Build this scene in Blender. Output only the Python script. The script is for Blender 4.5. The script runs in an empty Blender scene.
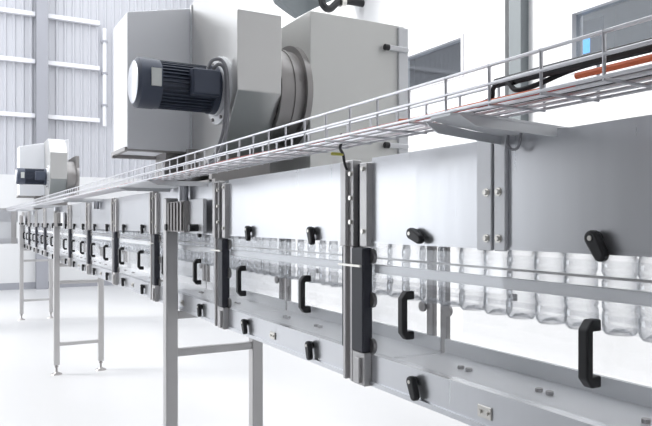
import bpy, bmesh, math, random
from mathutils import Vector, Matrix
random.seed(7)
scene = bpy.context.scene
COL = scene.collection
PI = math.pi

# ------------------------------------------------------------------ materials
def new_mat(name):
    m = bpy.data.materials.new(name); m.use_nodes = True
    nt = m.node_tree
    for n in list(nt.nodes): nt.nodes.remove(n)
    out = nt.nodes.new('ShaderNodeOutputMaterial')
    return m, nt, out

def pbr(name, col, rough=.5, metal=0.0, spec=.5, noise=0.0, nscale=(6, 6, 6), bump=0.0, rnoise=0.0, emit=None):
    m, nt, out = new_mat(name)
    b = nt.nodes.new('ShaderNodeBsdfPrincipled')
    b.inputs['Base Color'].default_value = (*col, 1)
    b.inputs['Roughness'].default_value = rough
    b.inputs['Metallic'].default_value = metal
    b.inputs['Specular IOR Level'].default_value = spec
    if emit:
        b.inputs['Emission Color'].default_value = (*emit[0], 1)
        b.inputs['Emission Strength'].default_value = emit[1]
    if noise or bump or rnoise:
        tc = nt.nodes.new('ShaderNodeTexCoord'); mp = nt.nodes.new('ShaderNodeMapping')
        mp.inputs['Scale'].default_value = nscale
        no = nt.nodes.new('ShaderNodeTexNoise'); no.inputs['Scale'].default_value = 1; no.inputs['Detail'].default_value = 5
        nt.links.new(tc.outputs['Object'], mp.inputs['Vector']); nt.links.new(mp.outputs['Vector'], no.inputs['Vector'])
        if noise:
            mx = nt.nodes.new('ShaderNodeMix'); mx.data_type = 'RGBA'
            mx.inputs[6].default_value = (*[c * (1 - noise) for c in col], 1)
            mx.inputs[7].default_value = (*[min(1, c * (1 + noise)) for c in col], 1)
            nt.links.new(no.outputs['Fac'], mx.inputs[0]); nt.links.new(mx.outputs[2], b.inputs['Base Color'])
        if rnoise:
            mr = nt.nodes.new('ShaderNodeMapRange')
            mr.inputs['To Min'].default_value = rough - rnoise; mr.inputs['To Max'].default_value = rough + rnoise
            nt.links.new(no.outputs['Fac'], mr.inputs['Value']); nt.links.new(mr.outputs['Result'], b.inputs['Roughness'])
        if bump:
            bp = nt.nodes.new('ShaderNodeBump'); bp.inputs['Strength'].default_value = bump; bp.inputs['Distance'].default_value = .01
            nt.links.new(no.outputs['Fac'], bp.inputs['Height']); nt.links.new(bp.outputs['Normal'], b.inputs['Normal'])
    nt.links.new(b.outputs['BSDF'], out.inputs['Surface'])
    return m

def clear(name, tint, f0, edge, haze, hazecol=(.9, .92, .95), rough=.03, edge_tint=None):
    """thin clear plastic: transparent + fresnel gloss + a little milky scatter"""
    m, nt, out = new_mat(name)
    tr = nt.nodes.new('ShaderNodeBsdfTransparent'); tr.inputs['Color'].default_value = (*tint, 1)
    gl = nt.nodes.new('ShaderNodeBsdfGlossy'); gl.inputs['Roughness'].default_value = rough; gl.inputs['Color'].default_value = (.9, .92, .95, 1)
    df = nt.nodes.new('ShaderNodeBsdfDiffuse'); df.inputs['Color'].default_value = (*hazecol, 1)
    lw = nt.nodes.new('ShaderNodeLayerWeight'); lw.inputs['Blend'].default_value = .35
    mr = nt.nodes.new('ShaderNodeMapRange'); mr.inputs['To Min'].default_value = f0; mr.inputs['To Max'].default_value = edge
    nt.links.new(lw.outputs['Facing'], mr.inputs['Value'])
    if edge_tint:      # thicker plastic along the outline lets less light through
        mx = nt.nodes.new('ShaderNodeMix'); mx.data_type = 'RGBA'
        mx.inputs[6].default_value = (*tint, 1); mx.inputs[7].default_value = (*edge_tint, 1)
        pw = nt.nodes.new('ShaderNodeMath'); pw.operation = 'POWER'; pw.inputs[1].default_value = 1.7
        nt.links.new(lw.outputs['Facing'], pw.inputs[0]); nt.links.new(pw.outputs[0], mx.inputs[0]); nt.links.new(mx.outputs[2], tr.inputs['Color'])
    m1 = nt.nodes.new('ShaderNodeMixShader'); m1.inputs[0].default_value = haze
    nt.links.new(tr.outputs[0], m1.inputs[1]); nt.links.new(df.outputs[0], m1.inputs[2])
    m2 = nt.nodes.new('ShaderNodeMixShader')
    nt.links.new(mr.outputs['Result'], m2.inputs[0]); nt.links.new(m1.outputs[0], m2.inputs[1]); nt.links.new(gl.outputs[0], m2.inputs[2])
    nt.links.new(m2.outputs[0], out.inputs['Surface'])
    return m

M = {}
M['steel'] = pbr('brushed_steel', (.62, .63, .66), .34, 1.0, noise=.03, nscale=(3, 3, 60), rnoise=.04)
M['steel_panel'] = pbr('satin_steel_sheet', (.64, .65, .675), .29, .88, noise=.03, nscale=(2, 40, 2), rnoise=.04)
M['steel_matte'] = pbr('bead_blasted_steel', (.70, .71, .73), .5, .6, noise=.03, nscale=(8, 8, 8))
M['steel_box'] = pbr('filter_box_steel', (.72, .72, .70), .55, .5, noise=.02, nscale=(5, 5, 5))
M['steel_scroll'] = pbr('scroll_steel', (.64, .635, .625), .30, .9, noise=.02, nscale=(5, 5, 5))
M['steel_dark'] = pbr('dull_steel', (.36, .345, .34), .42, .9, noise=.04, nscale=(8, 8, 8))
M['outlet'] = pbr('outlet_sheet', (.86, .87, .90), .5, .3, noise=.02, nscale=(5, 5, 5))
M['steel_tube'] = pbr('tube_steel', (.55, .54, .54), .4, .75, noise=.03, nscale=(10, 10, 10))
M['zinc'] = pbr('zinc_wire', (.72, .72, .75), .35, .9, noise=.03, nscale=(30, 30, 30))
M['bolt'] = pbr('bright_bolt', (.7, .68, .64), .3, 1.0, noise=.03, nscale=(60, 60, 60))
M['black'] = pbr('black_plastic', (.012, .012, .014), .38, 0, noise=.1, nscale=(60, 60, 60))
M['rubber'] = pbr('dark_rubber', (.040, .042, .055), .45, 0, noise=.1, nscale=(40, 40, 40))
M['motor'] = pbr('motor_paint', (.060, .072, .105), .42, .1, noise=.08, nscale=(20, 20, 20))
M['plate'] = pbr('name_plate', (.62, .64, .62), .4, .3, noise=.05, nscale=(80, 80, 80))
M['cowl'] = pbr('fan_cowl', (.72, .73, .76), .35, .7, noise=.05, nscale=(20, 20, 20))
M['cable_black'] = pbr('black_cable', (.015, .015, .018), .5, noise=.1, nscale=(30, 30, 30))
M['cable_grey'] = pbr('grey_cable', (.28, .28, .30), .5, noise=.08, nscale=(30, 30, 30))
M['cable_red'] = pbr('orange_cable', (.75, .16, .06), .5, noise=.08, nscale=(30, 30, 30))
M['cable_pink'] = pbr('red_cable', (.62, .12, .10), .5, noise=.08, nscale=(30, 30, 30))
M['tag'] = pbr('yellow_tag', (.62, .60, .12), .5, noise=.05, nscale=(60, 60, 60))
M['acrylic'] = clear('clear_acrylic', (.985, .987, .99), .02, .12, .05, (.95, .96, .97))
M['steel_tray'] = pbr('light_steel_tray', (.86, .87, .89), .4, .2, noise=.02, nscale=(6, 6, 6))
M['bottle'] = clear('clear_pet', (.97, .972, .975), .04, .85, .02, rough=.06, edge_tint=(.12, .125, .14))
M['floor'] = pbr('pale_epoxy_floor', (.58, .58, .585), .32, 0, .35, noise=.08, nscale=(.9, .5, 1), rnoise=.06)
M['white'] = pbr('white_wall_paint', (.73, .73, .735), .8, noise=.015, nscale=(1, 1, 1))
M['cladding'] = pbr('corrugated_sheet', (.56, .565, .60), .5, .1, noise=.03, nscale=(3, 3, .4))
M['girt'] = pbr('white_girt', (.82, .82, .85), .5, .1, noise=.02, nscale=(3, 3, 3))
M['col_dark'] = pbr('grey_column_paint', (.36, .365, .40), .5, .1, noise=.04, nscale=(3, 3, 1))
M['col_green'] = pbr('dark_column_paint', (.17, .19, .20), .5, .1, noise=.05, nscale=(5, 5, 2))
M['grey_wall'] = pbr('grey_wall_paint', (.15, .15, .153), .8, noise=.04, nscale=(1, 1, 1))
M['office'] = pbr('office_wall', (.26, .265, .275), .8, noise=.05, nscale=(2, 2, 2))
M['screen'] = pbr('lit_screen', (.02, .04, .08), .3, emit=((.05, .42, 1.0), 1.6), noise=.05, nscale=(3, 3, 3))
M['glass'] = clear('window_glass', (.80, .83, .86), .04, .2, .02)

# ------------------------------------------------------------------ mesh builder
class MB:
    def __init__(self): self.bm = bmesh.new()
    def _xf(self, verts, mat):
        for v in verts: v.co = mat @ v.co
    def box(self, x0, x1, y0, y1, z0, z1, bev=0.0, seg=1, mat=None):
        r = bmesh.ops.create_cube(self.bm, size=1)
        vs = r['verts']
        for v in vs:
            v.co = Vector(((x0 + x1) / 2 + v.co.x * (x1 - x0), (y0 + y1) / 2 + v.co.y * (y1 - y0), (z0 + z1) / 2 + v.co.z * (z1 - z0)))
        if bev:
            es = list({e for v in vs for e in v.link_edges})
            rr = bmesh.ops.bevel(self.bm, geom=es, offset=bev, segments=seg, affect='EDGES', profile=.5)
            vs = list({v for f in rr['faces'] for v in f.verts} | {v for v in vs if v.is_valid})
        if mat: self._xf(vs, mat)
        return self
    def cyl(self, p0, p1, r0, r1=None, n=16, caps=True):
        p0, p1 = Vector(p0), Vector(p1); r1 = r0 if r1 is None else r1
        d = (p1 - p0); q = d.to_track_quat('Z', 'Y').to_matrix().to_4x4()
        mt = Matrix.Translation((p0 + p1) / 2) @ q
        bmesh.ops.create_cone(self.bm, cap_ends=caps, segments=n, radius1=r0, radius2=r1, depth=d.length, matrix=mt)
        return self
    def tube(self, pts, r, n=8, sub=0):
        pts = [Vector(p) for p in pts]
        if sub:
            out = []
            P = [pts[0]] + pts + [pts[-1]]
            for i in range(1, len(P) - 2):
                for t in range(sub):
                    t /= sub
                    a, b, c, d = P[i - 1], P[i], P[i + 1], P[i + 2]
                    out.append(.5 * (2 * b + (c - a) * t + (2 * a - 5 * b + 4 * c - d) * t * t + (3 * b - a - 3 * c + d) * t ** 3))
            pts = out + [pts[-1]]
        rings = []
        prev = None
        for i, p in enumerate(pts):
            t = (pts[min(i + 1, len(pts) - 1)] - pts[max(i - 1, 0)]).normalized()
            if prev is None:
                a = t.orthogonal().normalized()
            else:
                a = (prev - t * prev.dot(t)).normalized()
            prev = a; b = t.cross(a)
            rings.append([self.bm.verts.new(p + r * (math.cos(2 * PI * k / n) * a + math.sin(2 * PI * k / n) * b)) for k in range(n)])
        for A, B in zip(rings, rings[1:]):
            for k in range(n): self.bm.faces.new((A[k], A[(k + 1) % n], B[(k + 1) % n], B[k]))
        self.bm.faces.new(rings[0][::-1]); self.bm.faces.new(rings[-1])
        return self
    def prism(self, poly, axis, a, b):
        """extrude a 2D polygon; axis 'x': poly=(y,z), 'y': poly=(x,z), 'z': poly=(x,y)"""
        def P(p, t): return {'x': (t, p[0], p[1]), 'y': (p[0], t, p[1]), 'z': (p[0], p[1], t)}[axis]
        A = [self.bm.verts.new(P(p, a)) for p in poly]; B = [self.bm.verts.new(P(p, b)) for p in poly]
        n = len(poly)
        self.bm.faces.new(A[::-1]); self.bm.faces.new(B)
        for k in range(n): self.bm.faces.new((A[k], A[(k + 1) % n], B[(k + 1) % n], B[k]))
        return self
    def lathe(self, prof, c=(0, 0, 0), n=16):
        c = Vector(c); rings = []
        for r, z in prof:
            rings.append([self.bm.verts.new(c + Vector((r * math.cos(2 * PI * k / n), r * math.sin(2 * PI * k / n), z))) for k in range(n)])
        for A, B in zip(rings, rings[1:]):
            for k in range(n): self.bm.faces.new((A[k], A[(k + 1) % n], B[(k + 1) % n], B[k]))
        return rings
    def build(self, name, mat, parent=None, smooth=False, bevel=0.0):
        bmesh.ops.recalc_face_normals(self.bm, faces=self.bm.faces)
        off = Vector((0, 0, 0)); p = parent
        while p is not None: off += p.location; p = p.parent
        me = bpy.data.meshes.new(name)
        for v in self.bm.verts: v.co -= off
        if smooth:
            for f in self.bm.faces: f.smooth = True
        self.bm.to_mesh(me); self.bm.free()
        me.materials.append(mat)
        o = bpy.data.objects.new(name, me); COL.objects.link(o)
        if smooth:
            try: me.set_sharp_from_angle(angle=math.radians(38))
            except Exception: pass
        if parent is not None: o.parent = parent
        if bevel:
            b = o.modifiers.new('edge', 'BEVEL'); b.width = bevel; b.segments = 2; b.limit_method = 'ANGLE'
        return o

def tag(o, label=None, cat=None, group=None, kind=None):
    if label: o['label'] = label
    if cat: o['category'] = cat
    if group: o['group'] = group
    if kind: o['kind'] = kind
    return o
def thing(name, loc, label, cat, group=None):
    o = bpy.data.objects.new(name, None); COL.objects.link(o)
    o.location = loc; o.empty_display_size = .1
    return tag(o, label, cat, group)
def struct(name, mb, mat, smooth=False):
    o = mb.build(name, mat, None, smooth); o['kind'] = 'structure'; return o
def copy_tree(o, parent=None):
    c = o.copy(); COL.objects.link(c)
    if parent is not None: c.parent = parent
    for ch in list(o.children): copy_tree(ch, c)
    return c

# ------------------------------------------------------------------ the hall
YW, XW, XL = 17.3, 5.5, -4.5
struct('floor', MB().box(XL - .2, XW + .2, -5, YW + .2, -.1, 0), M['floor'])
# corrugated far wall above a white masonry base
prof = []
x = XL
while x < XW - .02:
    for dx, dy in ((0, 0), (.095, 0), (.12, -.035), (.155, -.035), (.18, 0)):
        prof.append((min(x + dx, XW - .001), YW + dy))
    x += .19
prof += [(XW, YW), (XW, YW + .12), (XL, YW + .12)]
pp = [prof[0]]
for p in prof[1:]:
    if (Vector(p) - Vector(pp[-1])).length > 1e-4: pp.append(p)
struct('wall_back', MB().prism(pp, 'z', 2.72, 9.5), M['cladding'])
struct('wall_back_base', MB().box(XL, XW, YW - .06, YW + .12, 0, 2.72), M['white'])
struct('baseboard_back', MB().box(XL, XW, YW - .085, YW - .06, 0, .16), M['col_dark'])
n = 1
for z in (6.57, 5.44, 4.14):
    b = MB(); b.box(XL, 1.60, YW - .16, YW - .036, z - .05, z + .05); b.box(1.88, 3.08, YW - .16, YW - .036, z - .05, z + .05)
    struct('trim_%d' % n, b, M['girt']); n += 1
b = MB(); b.box(1.61, 1.87, YW - .30, YW - .286, 0, 9.5); b.box(1.61, 1.87, YW - .10, YW - .087, 0, 9.5); b.box(1.73, 1.75, YW - .286, YW - .10, 0, 9.5)
struct('trim_%d' % n, b, M['col_dark']); n += 1
# drain pipe on the far wall
t = thing('drainpipe', (3.2, YW - .13, 4.0), 'slim white vertical pipe on the corrugated wall left of the big blower', 'pipe')
MB().cyl((3.2, YW - .13, 4.0), (3.2, YW - .13, 6.45), .05).build('pipe', M['girt'], t, True)
for z in (4.5, 5.3, 6.1):
    MB().box(3.13, 3.27, YW - .19, YW - .03, z, z + .05).build('clamp', M['col_dark'], t)

# right wall with two strip windows into the office
W2 = (2.55, 4.72, 3.12, 3.77)      # y0,y1,z0,z1 of the window on the right
W1 = (6.35, 7.75, 3.42, 3.95)
b = MB()
def wallpiece(y0, y1, z0, z1): b.box(XW, XW + .2, y0, y1, z0, z1)
wallpiece(-5, W2[0], 0, 9.5); wallpiece(W2[1], W1[0], 0, 9.5); wallpiece(W1[1], YW, 0, 9.5)
for w in (W1, W2): wallpiece(w[0], w[1], 0, w[2]); wallpiece(w[0], w[1], w[3], 9.5)
struct('wall_right', b, M['white'])
for k, w in ((1, W2), (2, W1)):
    b = MB(); f = .04
    b.box(XW - .015, XW + .12, w[0], w[0] + f, w[2], w[3]); b.box(XW - .015, XW + .12, w[1] - f, w[1], w[2], w[3])
    b.box(XW - .015, XW + .12, w[0] + f, w[1] - f, w[2], w[2] + f); b.box(XW - .015, XW + .12, w[0] + f, w[1] - f, w[3] - f, w[3])
    o = struct('window_%d' % k, b, M['girt'])
    MB().box(XW + .05, XW + .058, w[0] + f, w[1] - f, w[2] + f, w[3] - f).build('window_pane', M['glass'], o)
b = MB(); b.box(XW + 1.6, XW + 1.7, 0, 9.5, 2.4, 4.6); 
struct('floor_office', MB().box(XW + .2, XW + 1.6, 0, 9.5, 2.4, 2.5), M['office']); struct('ceiling_office', MB().box(XW + .2, XW + 1.6, 0, 9.5, 4.5, 4.6), M['office'])
struct('wall_office_left', MB().box(XW + .2, XW + 1.6, 9.5, 9.6, 2.4, 4.6), M['office']); struct('wall_office_right', MB().box(XW + .2, XW + 1.6, -.1, 0, 2.4, 4.6), M['office']); struct('wall_office_middle', MB().box(XW + .2, XW + 1.6, 5.4, 5.5, 2.5, 4.5), M['office'])
struct('wall_office', b, M['office'])
ld = bpy.data.lights.new('office_fill', 'AREA'); ld.energy = 8; ld.size = .8  # unseen fill lights added to brighten the office interior
lo = bpy.data.objects.new('office_fill', ld); COL.objects.link(lo); lo.location = (XW + .9, 3.6, 4.45)
ld2 = ld.copy(); lo2 = bpy.data.objects.new('office_fill', ld2); COL.objects.link(lo2); lo2.location = (XW + .9, 7.2, 4.45)
t = thing('display_screen', (XW + .5, 4.9, 2.5), 'dark display with a blue glowing screen behind the right-hand office window', 'screen')
MB().box(XW + .35, XW + .65, 4.75, 5.05, 2.5, 2.52).build('base', M['black'], t)
MB().box(XW + .51, XW + .55, 4.87, 4.93, 2.52, 3.45).build('stand', M['black'], t)
MB().box(XW + .48, XW + .51, 4.70, 5.10, 3.42, 3.80, .006).build('bezel', M['motor'], t)
MB().box(XW + .472, XW + .482, 4.86, 5.08, 3.44, 3.60).build('screen', M['screen'], t)
# columns on the right wall
b = MB(); b.box(XW - .12, XW - .11, 5.29, 5.46, 2.0, 9.5); b.box(XW - .012, XW, 5.29, 5.46, 2.0, 9.5); b.box(XW - .11, XW - .012, 5.37, 5.382, 2.0, 9.5)
b.box(XW - .12, XW, 5.282, 5.29, 2.0, 9.5)
struct('trim_%d' % n, b, M['col_green']); n += 1
struct('trim_%d' % n, MB().box(XW - .10, XW, 5.54, 5.64, 2.0, 9.5), M['white']); n += 1
# portal frame column with its haunch, behind the filter box
b = MB()
b.prism([(3.8, 6.6), (4.08, 5.1), (4.14, 4.92), (4.30, 4.83), (4.52, 4.725), (4.815, 4.91), (5.5, 5.3), (5.5, 6.6)], 'y', 8.95, 9.1)
struct('trim_%d' % n, b, M['col_green']); n += 1
t = thing('overhead_pipe', (4.9, 8.7, 4.8), 'black overhead pipe joint just above the large filter box', 'pipe')
MB().tube([(4.78, 8.75, 5.6), (4.78, 8.72, 4.98), (4.82, 8.7, 4.84), (4.92, 8.7, 4.83), (5.05, 8.7, 4.95), (5.2, 8.7, 4.99), (5.5, 8.7, 5.0)], .055, 10, 4).build('pipe', M['black'], t, True)
MB().cyl((5.08, 8.7, 4.965), (5.16, 8.7, 4.985), .085).build('collar', M['bolt'], t, True)
# left wall (outside the view): solid for dark reflections, then left open for light
b = MB()
b.box(XL - .2, XL, -5, 6.6, 0, 9.5); b.box(XL - .2, XL, 6.6, YW, 0, .6)
struct('wall_left', b, M['grey_wall'])
struct('wall_front', MB().box(XL - .2, XW + .2, -5.2, -5, 0, 9.5), M['white'])  # unseen, put in behind the camera for contrast in the steel's reflections
struct('ceiling', MB().box(XL - .2, XW + .2, -5.2, -.5, 9.5, 9.7), M['grey_wall'])  # unseen partial roof, added and cut short to shape the light

# ------------------------------------------------------------------ the bottle conveyor
D, XB = .95, 1.235
Y0, L = .5, 1.048
KMIN, KMAX = -1, 12
ZT, ZP, ZL, ZB = 1.768, 1.545, 1.253, 1.172
conv = thing('bottle_conveyor', (1.09, 6, ZB), 'long stainless steel air conveyor with clear doors and black handles, running to the far wall', 'conveyor')
def py(k): return Y0 + L * k
yA, yB = py(KMIN), py(KMAX - 1) + .06

# posts
def make_post(k):
    y = py(k) - .034
    b = MB()
    # upper half: two bolted strips with a gap
    b.box(D - .022, D + .004, y + .002, y + .058, ZP - .01, ZT, .002)
    b.box(D - .032, D - .022, y + .026, y + .056, ZP - .01, ZT - .004, .002)
    b.box(D - .02, D + .004, y - .062, y - .026, ZP - .01, ZT - .012, .002)
    # lower half: channel profile
    b.box(D - .024, D + .004, y + .004, y + .016, ZB - .002, ZP - .01, .002)
    b.box(D - .024, D + .004, y + .040, y + .054, ZB - .002, ZP - .01, .002)
    b.box(D - .012, D + .004, y + .016, y + .040, ZB - .002, ZP - .01)
    b.box(D - .026, D + .004, y - .060, y + .000, ZB - .002, ZL + .004, .002)
    b.box(D - .034, D - .026, y - .045, y - .018, ZB + .004, ZL - .01, .002)
    o = b.build('post', M['steel_tube'], conv)
    s = MB(); s.box(D - .03, D + .002, y - .058, y + .001, ZL + .004, ZP - .012, .004)
    s.build('seal_strip', M['rubber'], o); o.children[-1]['label'] = 'black rubber strip'
    MB().box(D - .022, D + .002, y + .055, y + .063, ZL + .004, ZP - .012, .002).build('seal_strip', M['rubber'], o); o.children[-1]['label'] = 'black rubber strip'
    g = MB(); g.box(D - .008, D + .003, y - .025, y + .001, ZP - .01, ZT - .012)  # dark strip stands in for the shade inside the gap
    g.build('gap_shade', M['rubber'], o)
    for z in (1.60, 1.665, 1.73):
        MB().cyl((D - .022, y + .014, z), (D - .028, y + .014, z), .0065, n=10).build('bolt', M['bolt'], o, True)
    for z in (1.575, 1.74): MB().cyl((D - .02, y - .045, z), (D - .026, y - .045, z), .006, n=10).build('bolt', M['bolt'], o, True)
    for z in (1.275, 1.395, 1.51):
        MB().prism([(y - .060 - .018 * math.sin(PI * i / 8), z + .02 * math.cos(PI * i / 8)) for i in range(9)], 'x', D - .008, D + .002).build('hinge_ear', M['steel_dark'], o)
    w = MB().box(D - .04, D - .034, y - .058, y + .052, 1.482, 1.488); w.build('clip', M['bolt'], o)
    return o
for k in range(KMIN, KMAX): make_post(k)
# back posts
for k in range(KMIN, KMAX):
    y = py(k); b = MB()
    b.box(XB - .004, XB + .012, y + .010, y + .042, ZB, ZT, .002); b.box(XB - .004, XB + .012, y - .052, y - .022, ZB, ZT, .002)
    o = b.build('back_post', M['steel_dark'], conv)
    for z, yy in ((1.345, y - .064), (1.345, y + .055)):
        MB().cyl((XB - .012, yy, z), (XB - .004, yy, z), .016, n=14).build('hinge_ear', M['steel_dark'], o, True)

def lever(parent, x, y, z, ang, name='latch', ln=.045):
    """black wing latch: round hub and a tapered lever, on the face x, turned by ang in the YZ plane"""
    b = MB(); pts = []
    r0, r1 = .0135, .0115
    for i in range(9):
        a = PI / 2 + PI * i / 8; pts.append((r0 * math.cos(a), r0 * math.sin(a)))
    for i in range(9):
        a = -PI / 2 + PI * i / 8; pts.append((ln * .72 + r1 * math.cos(a), r1 * math.sin(a)))
    ca, sa = math.cos(ang), math.sin(ang)
    rot = lambda p: (y + p[0] * ca - p[1] * sa, z + p[0] * sa + p[1] * ca)
    b.prism([rot(p) for p in pts], 'x', x - .022, x - .006)
    b.cyl((x, y, z), (x - .008, y, z), .012, n=14)
    o = b.build(name, M['black'], parent, False, .004)
    s = MB().cyl((x - .0215, y, z), (x - .0235, y, z), .0045, n=10)
    s.build('screw', M['bolt'], o, True)
    return o

def pull_handle(parent, x, y, z0, z1, mat):
    """black bow handle: two feet and a stand-off grip"""
    b = MB(); h = z1 - z0; d = .036
    pts = [(x, z0), (x, z0 + .020), (x - .020, z0 + .020), (x - d + .016, z0 + .034), (x - d + .016, z1 - .034), (x - .020, z1 - .020), (x, z1 - .020),
           (x, z1), (x - .022, z1), (x - d, z1 - .016), (x - d, z0 + .016), (x - .022, z0)]
    b.prism(pts, 'y', y - .010, y + .010)
    return b.build('handle', mat, parent, False, .003)

frs = (.258, .756)
lat_up = {0: ((.275, -2.75), (.760, -2.10)), 1: ((.31, -1.75), (.785, -1.9))}
for k in range(KMIN, KMAX - 1):
    ya, yb = py(k) + .024, py(k + 1) - .096
    # upper panels
    def panel(y0, y1):
        b = MB(); b.box(D - .004, D + .002, y0, y1, ZP, ZT)
        b.box(D + .002, D + .032, y0, y1, ZT - .003, ZT)
        b.box(D - .0065, D - .004, y0, y1, ZP, ZP + .006)
        return b.build('upper_panel', M['steel_panel'], conv)
    ym = (py(k) + py(k + 1)) / 2 - .028
    if k == 0:
        panels = [panel(ya, ym - .003), panel(ym + .003, yb)]
        for s in (-1, 1):
            b = MB(); y0, y1 = (ym - .035, ym - .004) if s < 0 else (ym + .004, ym + .047)
            b.box(D - .013, D - .004, y0, y1, ZP - .003, ZT + .012, .0015)
            o = b.build('joint_strip', M['steel_matte'], conv)
            for z in (1.567, 1.66):
                yy = ym + s * .017
                bb = MB(); bb.cyl((D - .013, yy, z), (D - .0152, yy, z), .0085, n=14); bb.cyl((D - .015, yy, z), (D - .020, yy, z), .006, .0045, n=12)
                bb.build('bolt', M['bolt'], o, True)
    else:
        panels = [panel(ya, yb)]
    for i, (f, a) in enumerate(lat_up.get(k, ((.30, -1.7), (.77, -1.9)))):
        y = py(k + 1) - f * L
        lever(panels[0] if (y < ym or len(panels) == 1) else panels[1], D - .004, y, ZP + .028, a, 'latch')
    # clear door with handles and its cross band
    b = MB(); b.box(D - .003, D + .002, ya, yb, ZL + .004, ZP - .010)
    door = b.build('door', M['acrylic'], conv); door['label'] = 'clear plastic door'
    MB().box(D + .003, D + .012, ya, yb, 1.466, 1.489, .002).build('cross_band', M['steel_tray'], door)
    for f in frs: pull_handle(door, D - .003, py(k + 1) - f * L, 1.321, 1.436, M['black'])
    # bottom rail with latches
    b = MB(); b.box(D - .004, D + .002, ya, yb, ZB, ZL); b.box(D + .002, D + .022, ya, yb, ZL - .004, ZL); b.box(D - .010, D - .004, ya, yb, ZB, ZB + .012)
    rail = b.build('bottom_rail', M['steel_panel'], conv)
    for i, f in enumerate((.275, .775)):
        lever(rail, D - .004, py(k + 1) - f * L, ZB + .052, (-1.95, -1.75)[i], 'latch', .046)
    pl = MB(); yy = ym + .03
    pl.box(D - .008, D - .004, yy - .02, yy + .02, ZB + .025, ZB + .05, .001)
    pl.cyl((D - .008, yy - .01, ZB + .037), (D - .012, yy - .01, ZB + .037), .004, n=8); pl.cyl((D - .008, yy + .01, ZB + .037), (D - .012, yy + .01, ZB + .037), .004, n=8)
    pl.build('latch_plate', M['bolt'], rail)
    # back door and back panel
    b = MB(); b.box(XB + .013, XB + .018, ya + .005, yb - .005, 1.262, ZP)
    bd = b.build('back_door', M['acrylic'], conv)
    for f in (.3, .78):
        yy = py(k + 1) - f * L
        MB().box(XB - .010, XB, yy - .012, yy + .012, 1.40, 1.418, .002).build('latch_plate', M['steel_dark'], bd)
    MB().box(XB, XB + .006, ya, yb, ZP, ZT).build('back_panel', M['steel_panel'], conv)
    # bottom tray of the section, open trough with a raised back ledge
    b = MB()
    b.box(D + .004, 1.045, ya - .05, yb + .05, 1.197, 1.203); b.box(1.045, 1.051, ya - .05, yb + .05, 1.197, 1.222)
    b.box(1.051, XB - .006, ya - .05, yb + .05, 1.216, 1.222); b.box(XB - .006, XB + .006, ya - .05, yb + .05, 1.197, 1.262)
    tr = b.build('bottom_tray', M['steel_tray'], conv)
    for f in (.25, .5, .75):
        yy = py(k) + f * L
        for q in (0, .03): MB().cyl((1.13, yy + q, 1.222), (1.13, yy + q, 1.230), .009, n=6).build('bolt', M['steel_dark'], tr)
# plenum over the bottles and the neck guide rails
b = MB(); b.box(D + .03, XB - .002, yA, yB, 1.575, ZT - .004); b.build('plenum', M['steel_panel'], conv)
for s in (-1, 1):
    MB().box(1.1 + s * .0175 - .003, 1.1 + s * .0175 + .003, yA, yB, 1.538, 1.575).build('neck_rail', M['steel'], conv)
MB().box(1.046, 1.052, yA, yB, 1.494, 1.499).build('guide_rail', M['steel_tube'], conv)
for z, xx in ((1.405, 1.045), (1.405, 1.155)):
    MB().box(xx - .004, xx + .004, yA, yB, z - .006, z + .006).build('guide_rail', M['acrylic'], conv)

# far cross run turning left
cc = thing('cross_conveyor', (-.4, 12.2, 1.25), 'short conveyor run turning off to the left in front of the far wall', 'conveyor')
xa, xb_ = -2.6, .86
MB().box(xa, xb_, 12.10, 12.40, 1.60, 1.80).build('upper_panel', M['steel_panel'], cc)
MB().box(xa, xb_, 12.09, 12.41, 1.80, 1.83).build('top_rail', M['steel_tube'], cc)
MB().box(xa, xb_, 12.09, 12.41, 1.24, 1.33).build('bottom_rail', M['steel_panel'], cc)
for xx in (-2.2, -1.15, -.1, .8):
    MB().box(xx - .04, xx + .04, 12.08, 12.42, 1.24, 1.80).build('post', M['steel_tube'], cc)
for xx in (-1.65, -.62, .35):
    o = MB().box(xx - .47, xx + .41, 12.10, 12.104, 1.33, 1.60).build('door', M['steel_matte'], cc)
    b = MB(); b.prism([(12.10, 1.40), (12.07, 1.41), (12.07, 1.52), (12.10, 1.53), (12.10, 1.515), (12.083, 1.505), (12.083, 1.425), (12.10, 1.415)], 'x', xx - .012, xx + .012)
    b.build('handle', M['black'], o)
for xx in (-2.2, -.5):
    b = MB(); b.box(xx - .03, xx + .03, 12.12, 12.18, .05, 1.24); b.build('leg', M['steel_tube'], cc)
    b = MB(); b.box(xx - .03, xx + .03, 12.32, 12.38, .05, 1.24); b.build('leg', M['steel_tube'], cc)
    for yy in (12.15, 12.35):
        b = MB(); b.cyl((xx, yy, 0), (xx, yy, .02), .05); b.cyl((xx, yy, .02), (xx, yy, .06), .012)
        b.build('foot', M['steel_dark'], cc, True)

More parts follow.
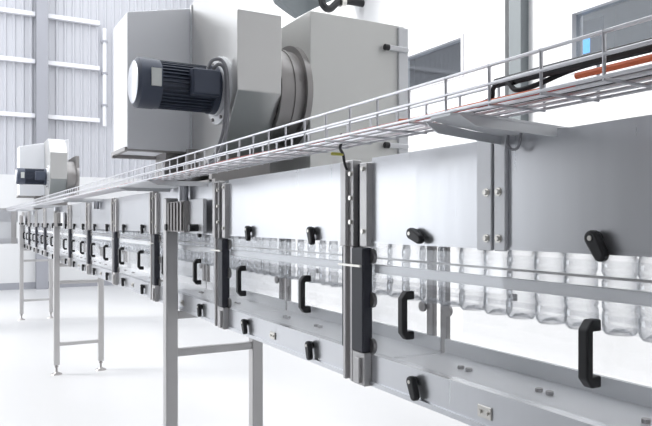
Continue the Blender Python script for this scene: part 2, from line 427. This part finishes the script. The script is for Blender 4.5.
# ------------------------------------------------------------------ support stands
XF, XR = .898, 1.345
def make_stand(y, label):
    t = thing('support_stand', (1.12, y, 0), label, 'stand', 'stands under the conveyor')
    h = .029
    MB().box(XF - h, XF + h, y - h, y + h, .10, 1.715, .004).build('leg', M['steel_tube'], t)
    MB().box(XR - h, XR + h, y - h, y + h, .10, 1.166, .004).build('leg', M['steel_tube'], t)
    for z in (.315, .965): MB().box(XF + h, XR - h, y - .018, y + .018, z - .018, z + .018, .003).build('crossbar', M['steel_tube'], t)
    MB().box(XF + h, XR + h, y - .025, y + .025, 1.12, 1.166, .003).build('top_beam', M['steel_tube'], t) if False else None
    MB().box(XF + h, XR - h, y - .02, y + .02, 1.13, 1.166, .003).build('top_beam', M['steel_tube'], t)
    for xx in (XF, XR):
        b = MB(); b.cyl((xx, y, 0), (xx, y, .012), .058, .05, 20); b.cyl((xx, y, .012), (xx, y, .03), .03, .016, 16); b.cyl((xx, y, .03), (xx, y, .11), .011, n=12); b.cyl((xx, y, .075), (xx, y, .088), .02, n=6)
        b.build('levelling_foot', M['steel_dark'], t, True)
    # clamp block on the conveyor face beside the tall leg
    b = MB()
    yy = y - .31
    b.box(D - .075, D - .035, yy + .02, y - h - .002, 1.555, 1.695, .003)
    for q in range(5): b.box(D - .083, D - .075, yy + .035 + q * .05, yy + .055 + q * .05, 1.56, 1.69, .002)
    b.build('clamp_block', M['steel_dark'], t)
    MB().box(D - .05, D - .034, yy - .17, yy + .02, 1.55, 1.70, .002).build('clamp_plate', M['steel_matte'], t)
    for q in (y - .04, yy - .1):
        b = MB(); b.cyl((D - .09, q, 1.575), (D - .034, q, 1.575), .016, n=14); b.build('knob', M['black'], t, True)
    return t
make_stand(3.163, 'nearest tubular steel support stand, its tall front leg crossing the conveyor face')
make_stand(7.43, 'middle steel support stand with two crossbars and round feet on the pale floor')
make_stand(11.84, 'farthest small steel support stand beneath the turn of the conveyor')

# ------------------------------------------------------------------ wire cable tray, its brackets and cables
TX0, TX1, TZ, TH = .690, .805, 1.778, .055
tray = thing('cable_tray', (.8, 6, TZ), 'long galvanised wire basket cable tray above the front of the conveyor', 'cable tray')
ty0, ty1 = -.4, 12.3
r = .0028
b = MB()
for xx in (TX0, TX1):
    for z in (TZ + TH, TZ + TH * .5): b.cyl((xx, ty0, z), (xx, ty1, z), r, n=6)
b.build('side_wires', M['zinc'], tray, True)
b = MB()
for i in range(5):
    xx = TX0 + (TX1 - TX0) * i / 4; b.cyl((xx, ty0, TZ), (xx, ty1, TZ), r, n=6)
b.build('bottom_wires', M['zinc'], tray, True)
b = MB(); y = ty0 + .04
while y < ty1:
    b.tube([(TX0, y, TZ + TH + .002), (TX0, y, TZ - .003), (TX1, y, TZ - .003), (TX1, y, TZ + TH + .002)], r, 6)
    y += .1
b.build('cross_wires', M['zinc'], tray, True)

def bracket(ya, yb, label, tube=None, left=None):
    t = thing('tray_bracket', (.95, (ya + yb) / 2, 1.77), label, 'bracket', 'brackets under the cable tray')
    z1 = TZ - .0055
    la, lb = (ya, yb) if left is None else left
    yat = lambda x, a, b_: a + (b_ - a) * (x - TX0 + .012) / (D + .02 - TX0 + .012)
    MB().prism([(TX0 - .012, lb - .02), (TX0 - .012, la + .02), (TX0 + .01, la), (D + .02, ya), (D + .02, yb), (TX0 + .02, lb)], 'z', z1 - .004, z1).build('plate', M['steel_matte'], t)
    for a, b_, th in ((la, ya, .004), (lb - .004, yb - .004, .004)):
        b = MB(); pr = [(TX0 - .012, z1 - .004), (TX0 + .03, z1 - .020), (D - .014, z1 - .020), (D - .014, z1 - .004)]
        b.prism(pr, 'y', 0, th)
        for v in b.bm.verts: v.co.y += yat(v.co.x, a, b_)
        b.build('flange', M['steel_matte'], t)
    if tube:
        MB().cyl((.918, tube, 1.70), (.918, tube, z1 - .004), .0235, n=20).build('stand_tube', M['steel'], t, True)
    return t
bracket(.835, .985, 'nearest grey steel tray bracket over the bolted joint of the upper panels', None, (.795, .885))
bracket(2.72, 3.30, 'tray bracket below the big motor, on the tube beside the nearest stand', 3.02)
bracket(5.1, 5.4, 'small tray bracket between the nearest and middle stands', 5.27)
bracket(7.3, 7.75, 'tray bracket above the middle support stand', 7.62)
bracket(9.9, 10.2, 'distant tray bracket below the far blower', 10.05)

def cable(name, pts, r, mat, label, sub=5):
    o = MB().tube(pts, r, 8, sub).build(name, M[mat], None, True)
    return tag(o, label, 'cable', 'cables in the wire tray')
def run(y0, y1, x, z, jx=.012, jz=.006, step=.35):
    ys = []; y = y0
    while y < y1: ys.append(y); y += step
    ys.append(y1)
    return [(x + random.uniform(-jx, jx), y, z + random.uniform(0, jz)) for y in ys]
zc = TZ + .003
cable('black_cable', run(-.35, .80, TX0 + .075, zc + .042, .004, .004), .008, 'cable_black', 'thick black cable lying on top of the bundle at the near end of the tray')
cable('black_cable', run(-.35, 5.5, TX0 + .095, zc + .010, .004, .004), .007, 'cable_black', 'black cable along the back of the wire tray')
cable('black_cable', run(-.35, .72, TX0 + .035, zc + .028, .003, .004), .007, 'cable_black', 'black cable directly above the short bright orange cable')
cable('grey_cable', run(-.35, .76, TX0 + .055, zc + .036, .003, .004), .007, 'cable_grey', 'grey cable between the black cables at the near end of the tray')
cable('grey_cable', run(-.35, 11.8, TX0 + .07, zc + .008, .004, .004), .006, 'cable_grey', 'grey cable along the middle of the wire tray floor')
cable('orange_cable', run(-.35, .60, TX0 + .022, zc + .010, .002, .003), .0045, 'cable_red', 'short bright orange cable at the right-hand end of the tray')
cable('orange_cable', run(.66, 1.0, TX0 + .025, zc + .004, .003, .003, .15), .0032, 'cable_red', 'orange cable in the tray just above the near bracket')
cable('red_cable', run(.62, 5.4, TX0 + .04, zc + .005, .010, .003, .25), .004, 'cable_pink', 'thin red cable along the tray below the big filter box')
cable('black_cable', [(TX0 + .03, .80, zc + .005), (TX0 + .03, .768, zc + .010), (TX0 + .03, .764, zc + .024), (TX0 + .03, .750, zc + .033), (TX0 + .03, .732, zc + .028), (TX0 + .03, .715, zc + .014), (TX0 + .035, .68, zc + .016), (TX0 + .05, .62, zc + .030), (TX0 + .06, .5, zc + .034)], .0038, 'cable_black', 'black cable looping up out of the tray above the near bracket')
cable('black_cable', [(TX0 + .05, 1.26, zc + .012), (TX0 + .075, 1.30, zc + .004), (TX0 + .082, 1.32, zc - .01), (.80, 1.354, 1.762), (.815, 1.372, 1.742), (.826, 1.38, 1.728)], .0035, 'cable_black', 'thin black cable hanging from the tray beside the nearest post')
o = MB().box(.765, .797, 1.346, 1.352, 1.757, 1.764, .001).build('cable_tag', M['tag'], None); tag(o, 'small yellow tag on the thin cable above the nearest post', 'tag')
cable('grey_cable', [(.93, .945, 1.768), (.928, .945, 1.752), (.928, .935, 1.740), (.928, .92, 1.740), (.928, .912, 1.754), (.93, .912, 1.768)], .0028, 'cable_grey', 'thin grey wire loop hanging under the near bracket')

# ------------------------------------------------------------------ blower (fan scroll, motor, outlet box, filter box)
def make_blower(label, filt=True):
    XS, XS2 = 1.12, 1.345
    yn, yf = 2.85, 3.55
    zc_, base = 2.243, ZT
    t = thing('centrifugal_blower', (1.2, 3.1, base), label, 'blower', 'blowers above the conveyor')
    # scroll: octagonal side outline in YZ
    oc = [(yn, 2.21), (yn, 2.58), (yn + .13, 2.72), (yn + .30, 2.80), (yf, 2.80), (yf, 1.95), (yn + .55, 1.84), (yn + .28, 1.85)]
    MB().prism(oc, 'x', XS, XS2).build('scroll_housing', M['steel_scroll'], t, False, .004)
    MB().box(XS - .006, XS + .002, yf - .03, yf - .006, 1.99, 2.79).build('flange_strip', M['steel_matte'], t)
    # base frame on the plenum
    MB().box(XS - .13, 1.50, yn - .5, yf + .2, base - .004, base + .006).build('reflection_plate', M['col_green'], t)  # hidden dark plate, added so the scroll's lower chamfer reflects dark
    b = MB(); b.box(XS - .05, XS2 + .03, yn + .21, yn + .25, base, 1.90); b.box(XS - .05, XS2 + .03, yf - .12, yf - .08, base, 1.99); b.box(XS - .05, XS - .01, yn + .16, yf - .08, base, base + .04)
    b.box(XS2 - .01, XS2 + .03, yn + .16, yf - .08, base, base + .04)
    b.build('base_frame', M['steel_dark'], t)
    # outlet box
    x0, x1, y0, y1, z0, z1 = .776, 1.46, yf, 3.90, 1.985, 2.715
    MB().prism([(x0, z0), (x1, z0), (x1, z1 + .14), (x0, z1 - .005)], 'y', y0, y1).build('outlet_box', M['outlet'], t, False, .006)
    b = MB(); b.box(x0 - .012, x1, y0 + .002, y0 + .03, z0 - .008, z0 + .012); b.box(x0 - .012, x1, y1 - .03, y1, z0 - .02, z0 + .012); b.box(x0 - .012, x0 + .01, y0 + .03, y1 - .03, z0 - .008, z0 + .012)
    b.build('outlet_flange', M['steel_dark'], t)
    b = MB(); b.prism([(1.0, 1.985), (1.4, 1.985), (1.23, base), (.98, base)], 'y', y0 + .06, y1 - .08); b.build('down_duct', M['steel_dark'], t)
    # motor
    ym = 3.08
    b = MB(); b.cyl((XS, ym, zc_), (XS - .014, ym, zc_), .165, n=40); b.cyl((XS - .014, ym, zc_), (XS - .03, ym, zc_), .125, n=32)
    fl = b.build('motor_flange', M['steel_matte'], t, True)
    for i in range(8):
        a = PI / 8 + i * PI / 4
        MB().cyl((XS - .014, ym + .148 * math.cos(a), zc_ + .148 * math.sin(a)), (XS - .024, ym + .148 * math.cos(a), zc_ + .148 * math.sin(a)), .009, n=8).build('bolt', M['steel_dark'], fl, True)
    b = MB(); xm0, xm1 = XS - .03, XS - .33
    b.cyl((xm0, ym, zc_), (xm1, ym, zc_), .098, n=36)
    for i in range(36):                                  # cooling fins along the frame
        a = 2 * PI * i / 36
        mt = Matrix.Translation((0, ym, zc_)) @ Matrix.Rotation(a, 4, 'X')
        b.box(xm1 + .01, xm0 - .02, -.0022, .0022, .095, .112, 0, 1, mt)
    b.cyl((xm0, ym, zc_), (xm0 - .03, ym, zc_), .118, n=36); b.cyl((xm1 + .02, ym, zc_), (xm1, ym, zc_), .114, n=36)
    mo = b.build('motor', M['motor'], t, True)
    b = MB(); b.cyl((xm1, ym, zc_), (xm1 - .075, ym, zc_), .116, n=36); b.cyl((xm1 - .075, ym, zc_), (xm1 - .09, ym, zc_), .116, .098, n=36)
    b.build('fan_cowl', M['motor'], mo, True)
    b = MB()
    b.cyl((xm1 - .090, ym, zc_), (xm1 - .096, ym, zc_), .098, .085, n=30)
    b.build('cowl_grille', M['cowl'], mo, True)
    MB().box(xm0 - .155, xm0 - .02, ym - .150, ym - .085, zc_ - .055, zc_ + .065, .006).build('terminal_box', M['motor'], mo)
    MB().box(xm0 - .148, xm0 - .027, ym - .154, ym - .150, zc_ - .048, zc_ + .058).build('terminal_cover', M['motor'], mo)
    MB().box(xm1 - .035, xm1 + .01, ym - .121, ym - .112, zc_ - .03, zc_ + .05).build('name_plate', M['plate'], mo)
    # inlet duct and filter box
    xf0, xf1 = 1.508, 2.075
    b = MB(); b.cyl((XS2, ym + .02, zc_), (xf0, ym + .02, zc_), .235, n=48); b.cyl((XS2, ym + .02, zc_), (XS2 + .02, ym + .02, zc_), .255, n=48); b.cyl((xf0 - .03, ym + .02, zc_), (xf0, ym + .02, zc_), .265, n=48)
    b.cyl((XS2 + .08, ym + .02, zc_), (XS2 + .095, ym + .02, zc_), .241, n=48)
    b.build('inlet_duct', M['steel_dark'], t, True)
    fy0, fy1 = 2.87, 3.62
    if not filt:
        MB().box(xf0 - .05, xf0, fy0 + .0, fy1, zc_ - .33, zc_ + .3).build('filter_box', M['steel_dark'], t)
        return t
    fb = MB().box(xf0, xf1, fy0, fy1, 1.60, 2.64).build('filter_box', M['steel_box'], t, False, .005)
    MB().box(xf1 - .045, xf1 + .018, fy0 - .012, fy0 + .02, 1.66, 2.63, .003).build('door_edge', M['steel_matte'], fb)
    for z in (2.0, 2.51):
        b = MB(); b.box(xf1 - .115, xf1 + .01, fy0 - .030, fy0 - .012, z - .013, z + .013, .004); b.build('door_clamp', M['steel_matte'], fb)
        MB().cyl((xf1 - .115, fy0 - .021, z), (xf1 - .140, fy0 - .021, z), .016, n=14).build('clamp_knob', M['black'], fb, True)
    b = MB(); b.box(1.235, xf0, fy0 + .1, fy0 + .14, 1.66, 1.70); b.box(1.235, xf0, fy1 - .14, fy1 - .1, 1.66, 1.70); b.box(1.242, 1.27, fy0 + .1, fy1 - .1, 1.61, 1.74)
    b.build('wall_bracket', M['steel_tube'], t)
    # supply cable of the motor
    b = MB()
    b.tube([(xm0 - .07, ym - .10, zc_ + .065), (xm0 - .05, ym - .11, zc_ + .115), (xm0 - .005, ym - .12, zc_ + .12), (XS - .02, ym - .15, zc_ + .05), (XS - .022, ym - .165, zc_ - .10), (XS - .03, ym - .16, zc_ - .24), (XS - .08, ym - .14, zc_ - .36), (XS - .2, ym - .11, TZ + .015)], .0085, 10, 5)
    b.tube([(xm0 - .05, ym - .10, zc_ + .065), (xm0 - .02, ym - .12, zc_ + .10), (xm0 + .01, ym - .13, zc_ + .06), (XS - .021, ym - .135, zc_ - .10), (XS - .035, ym - .12, zc_ - .24), (XS - .09, ym - .11, zc_ - .36), (XS - .2, ym - .09, TZ + .015)], .008, 10, 5)
    b.build('power_cable', M['cable_grey'], t, True)
    return t
bl = make_blower('large stainless blower with dark blue-grey motor and filter box, above the near conveyor')
b2 = make_blower('small distant blower with dark motor at the far end of the conveyor', False); b2.location.y += 7.1

# ------------------------------------------------------------------ bottles
b = MB()
R = .033
prof = [(.001, .006), (.012, .010), (.020, .003), (.026, .000), (.031, .006), (R, .018), (R, .040), (R - .002, .043), (R - .002, .047), (R, .050), (R, .066), (R - .002, .069), (R - .002, .073), (R, .076),
        (R, .100), (R - .003, .106), (R - .003, .112), (R, .118), (R, .132), (R - .002, .146), (R - .008, .162), (.0165, .178), (.0135, .186), (.0135, .190), (.0185, .191), (.0185, .194), (.0135, .195), (.0135, .213), (.011, .214)]
b.lathe(prof, (0, 0, 0), 20)
me_o = b.build('bottle', M['bottle'], None, True)
tag(me_o, 'clear plastic bottle hanging by its neck in the row behind the conveyor doors', 'bottle', 'row of bottles inside the conveyor')
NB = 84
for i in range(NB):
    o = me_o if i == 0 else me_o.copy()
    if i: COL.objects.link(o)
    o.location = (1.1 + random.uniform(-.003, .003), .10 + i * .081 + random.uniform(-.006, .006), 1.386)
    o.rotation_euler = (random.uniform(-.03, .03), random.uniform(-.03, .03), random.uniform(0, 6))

# ------------------------------------------------------------------ light
w = bpy.data.worlds.new('daylight'); scene.world = w; w.use_nodes = True
bg = w.node_tree.nodes['Background']; bg.inputs['Color'].default_value = (.93, .96, 1.0, 1); bg.inputs['Strength'].default_value = 1.9
sd = bpy.data.lights.new('sun', 'SUN'); sd.energy = 2.6; sd.angle = math.radians(18); sd.color = (1, .98, .95)
so = bpy.data.objects.new('sun', sd); COL.objects.link(so)
so.rotation_euler = Vector((.74, -.40, -.46)).to_track_quat('-Z', 'Y').to_euler()

# ------------------------------------------------------------------ camera
cd = bpy.data.cameras.new('camera'); cam = bpy.data.objects.new('camera', cd); COL.objects.link(cam)
cd.sensor_width = 36; cd.lens = 660 / 652 * 36; cd.shift_y = 9 / 652; cd.clip_start = .02
cam.location = (0, 0, 1.6); cam.rotation_euler = (PI / 2, 0, -math.radians(29.1))
scene.camera = cam
scene.view_settings.view_transform = 'Standard'; scene.view_settings.look = 'None'
scene.view_settings.gamma = 1; scene.view_settings.use_curve_mapping = False
scene.view_settings.exposure = .3
scene.cycles.transparent_max_bounces = 48
scene.cycles.max_bounces = 8
scene.cycles.use_denoising = True
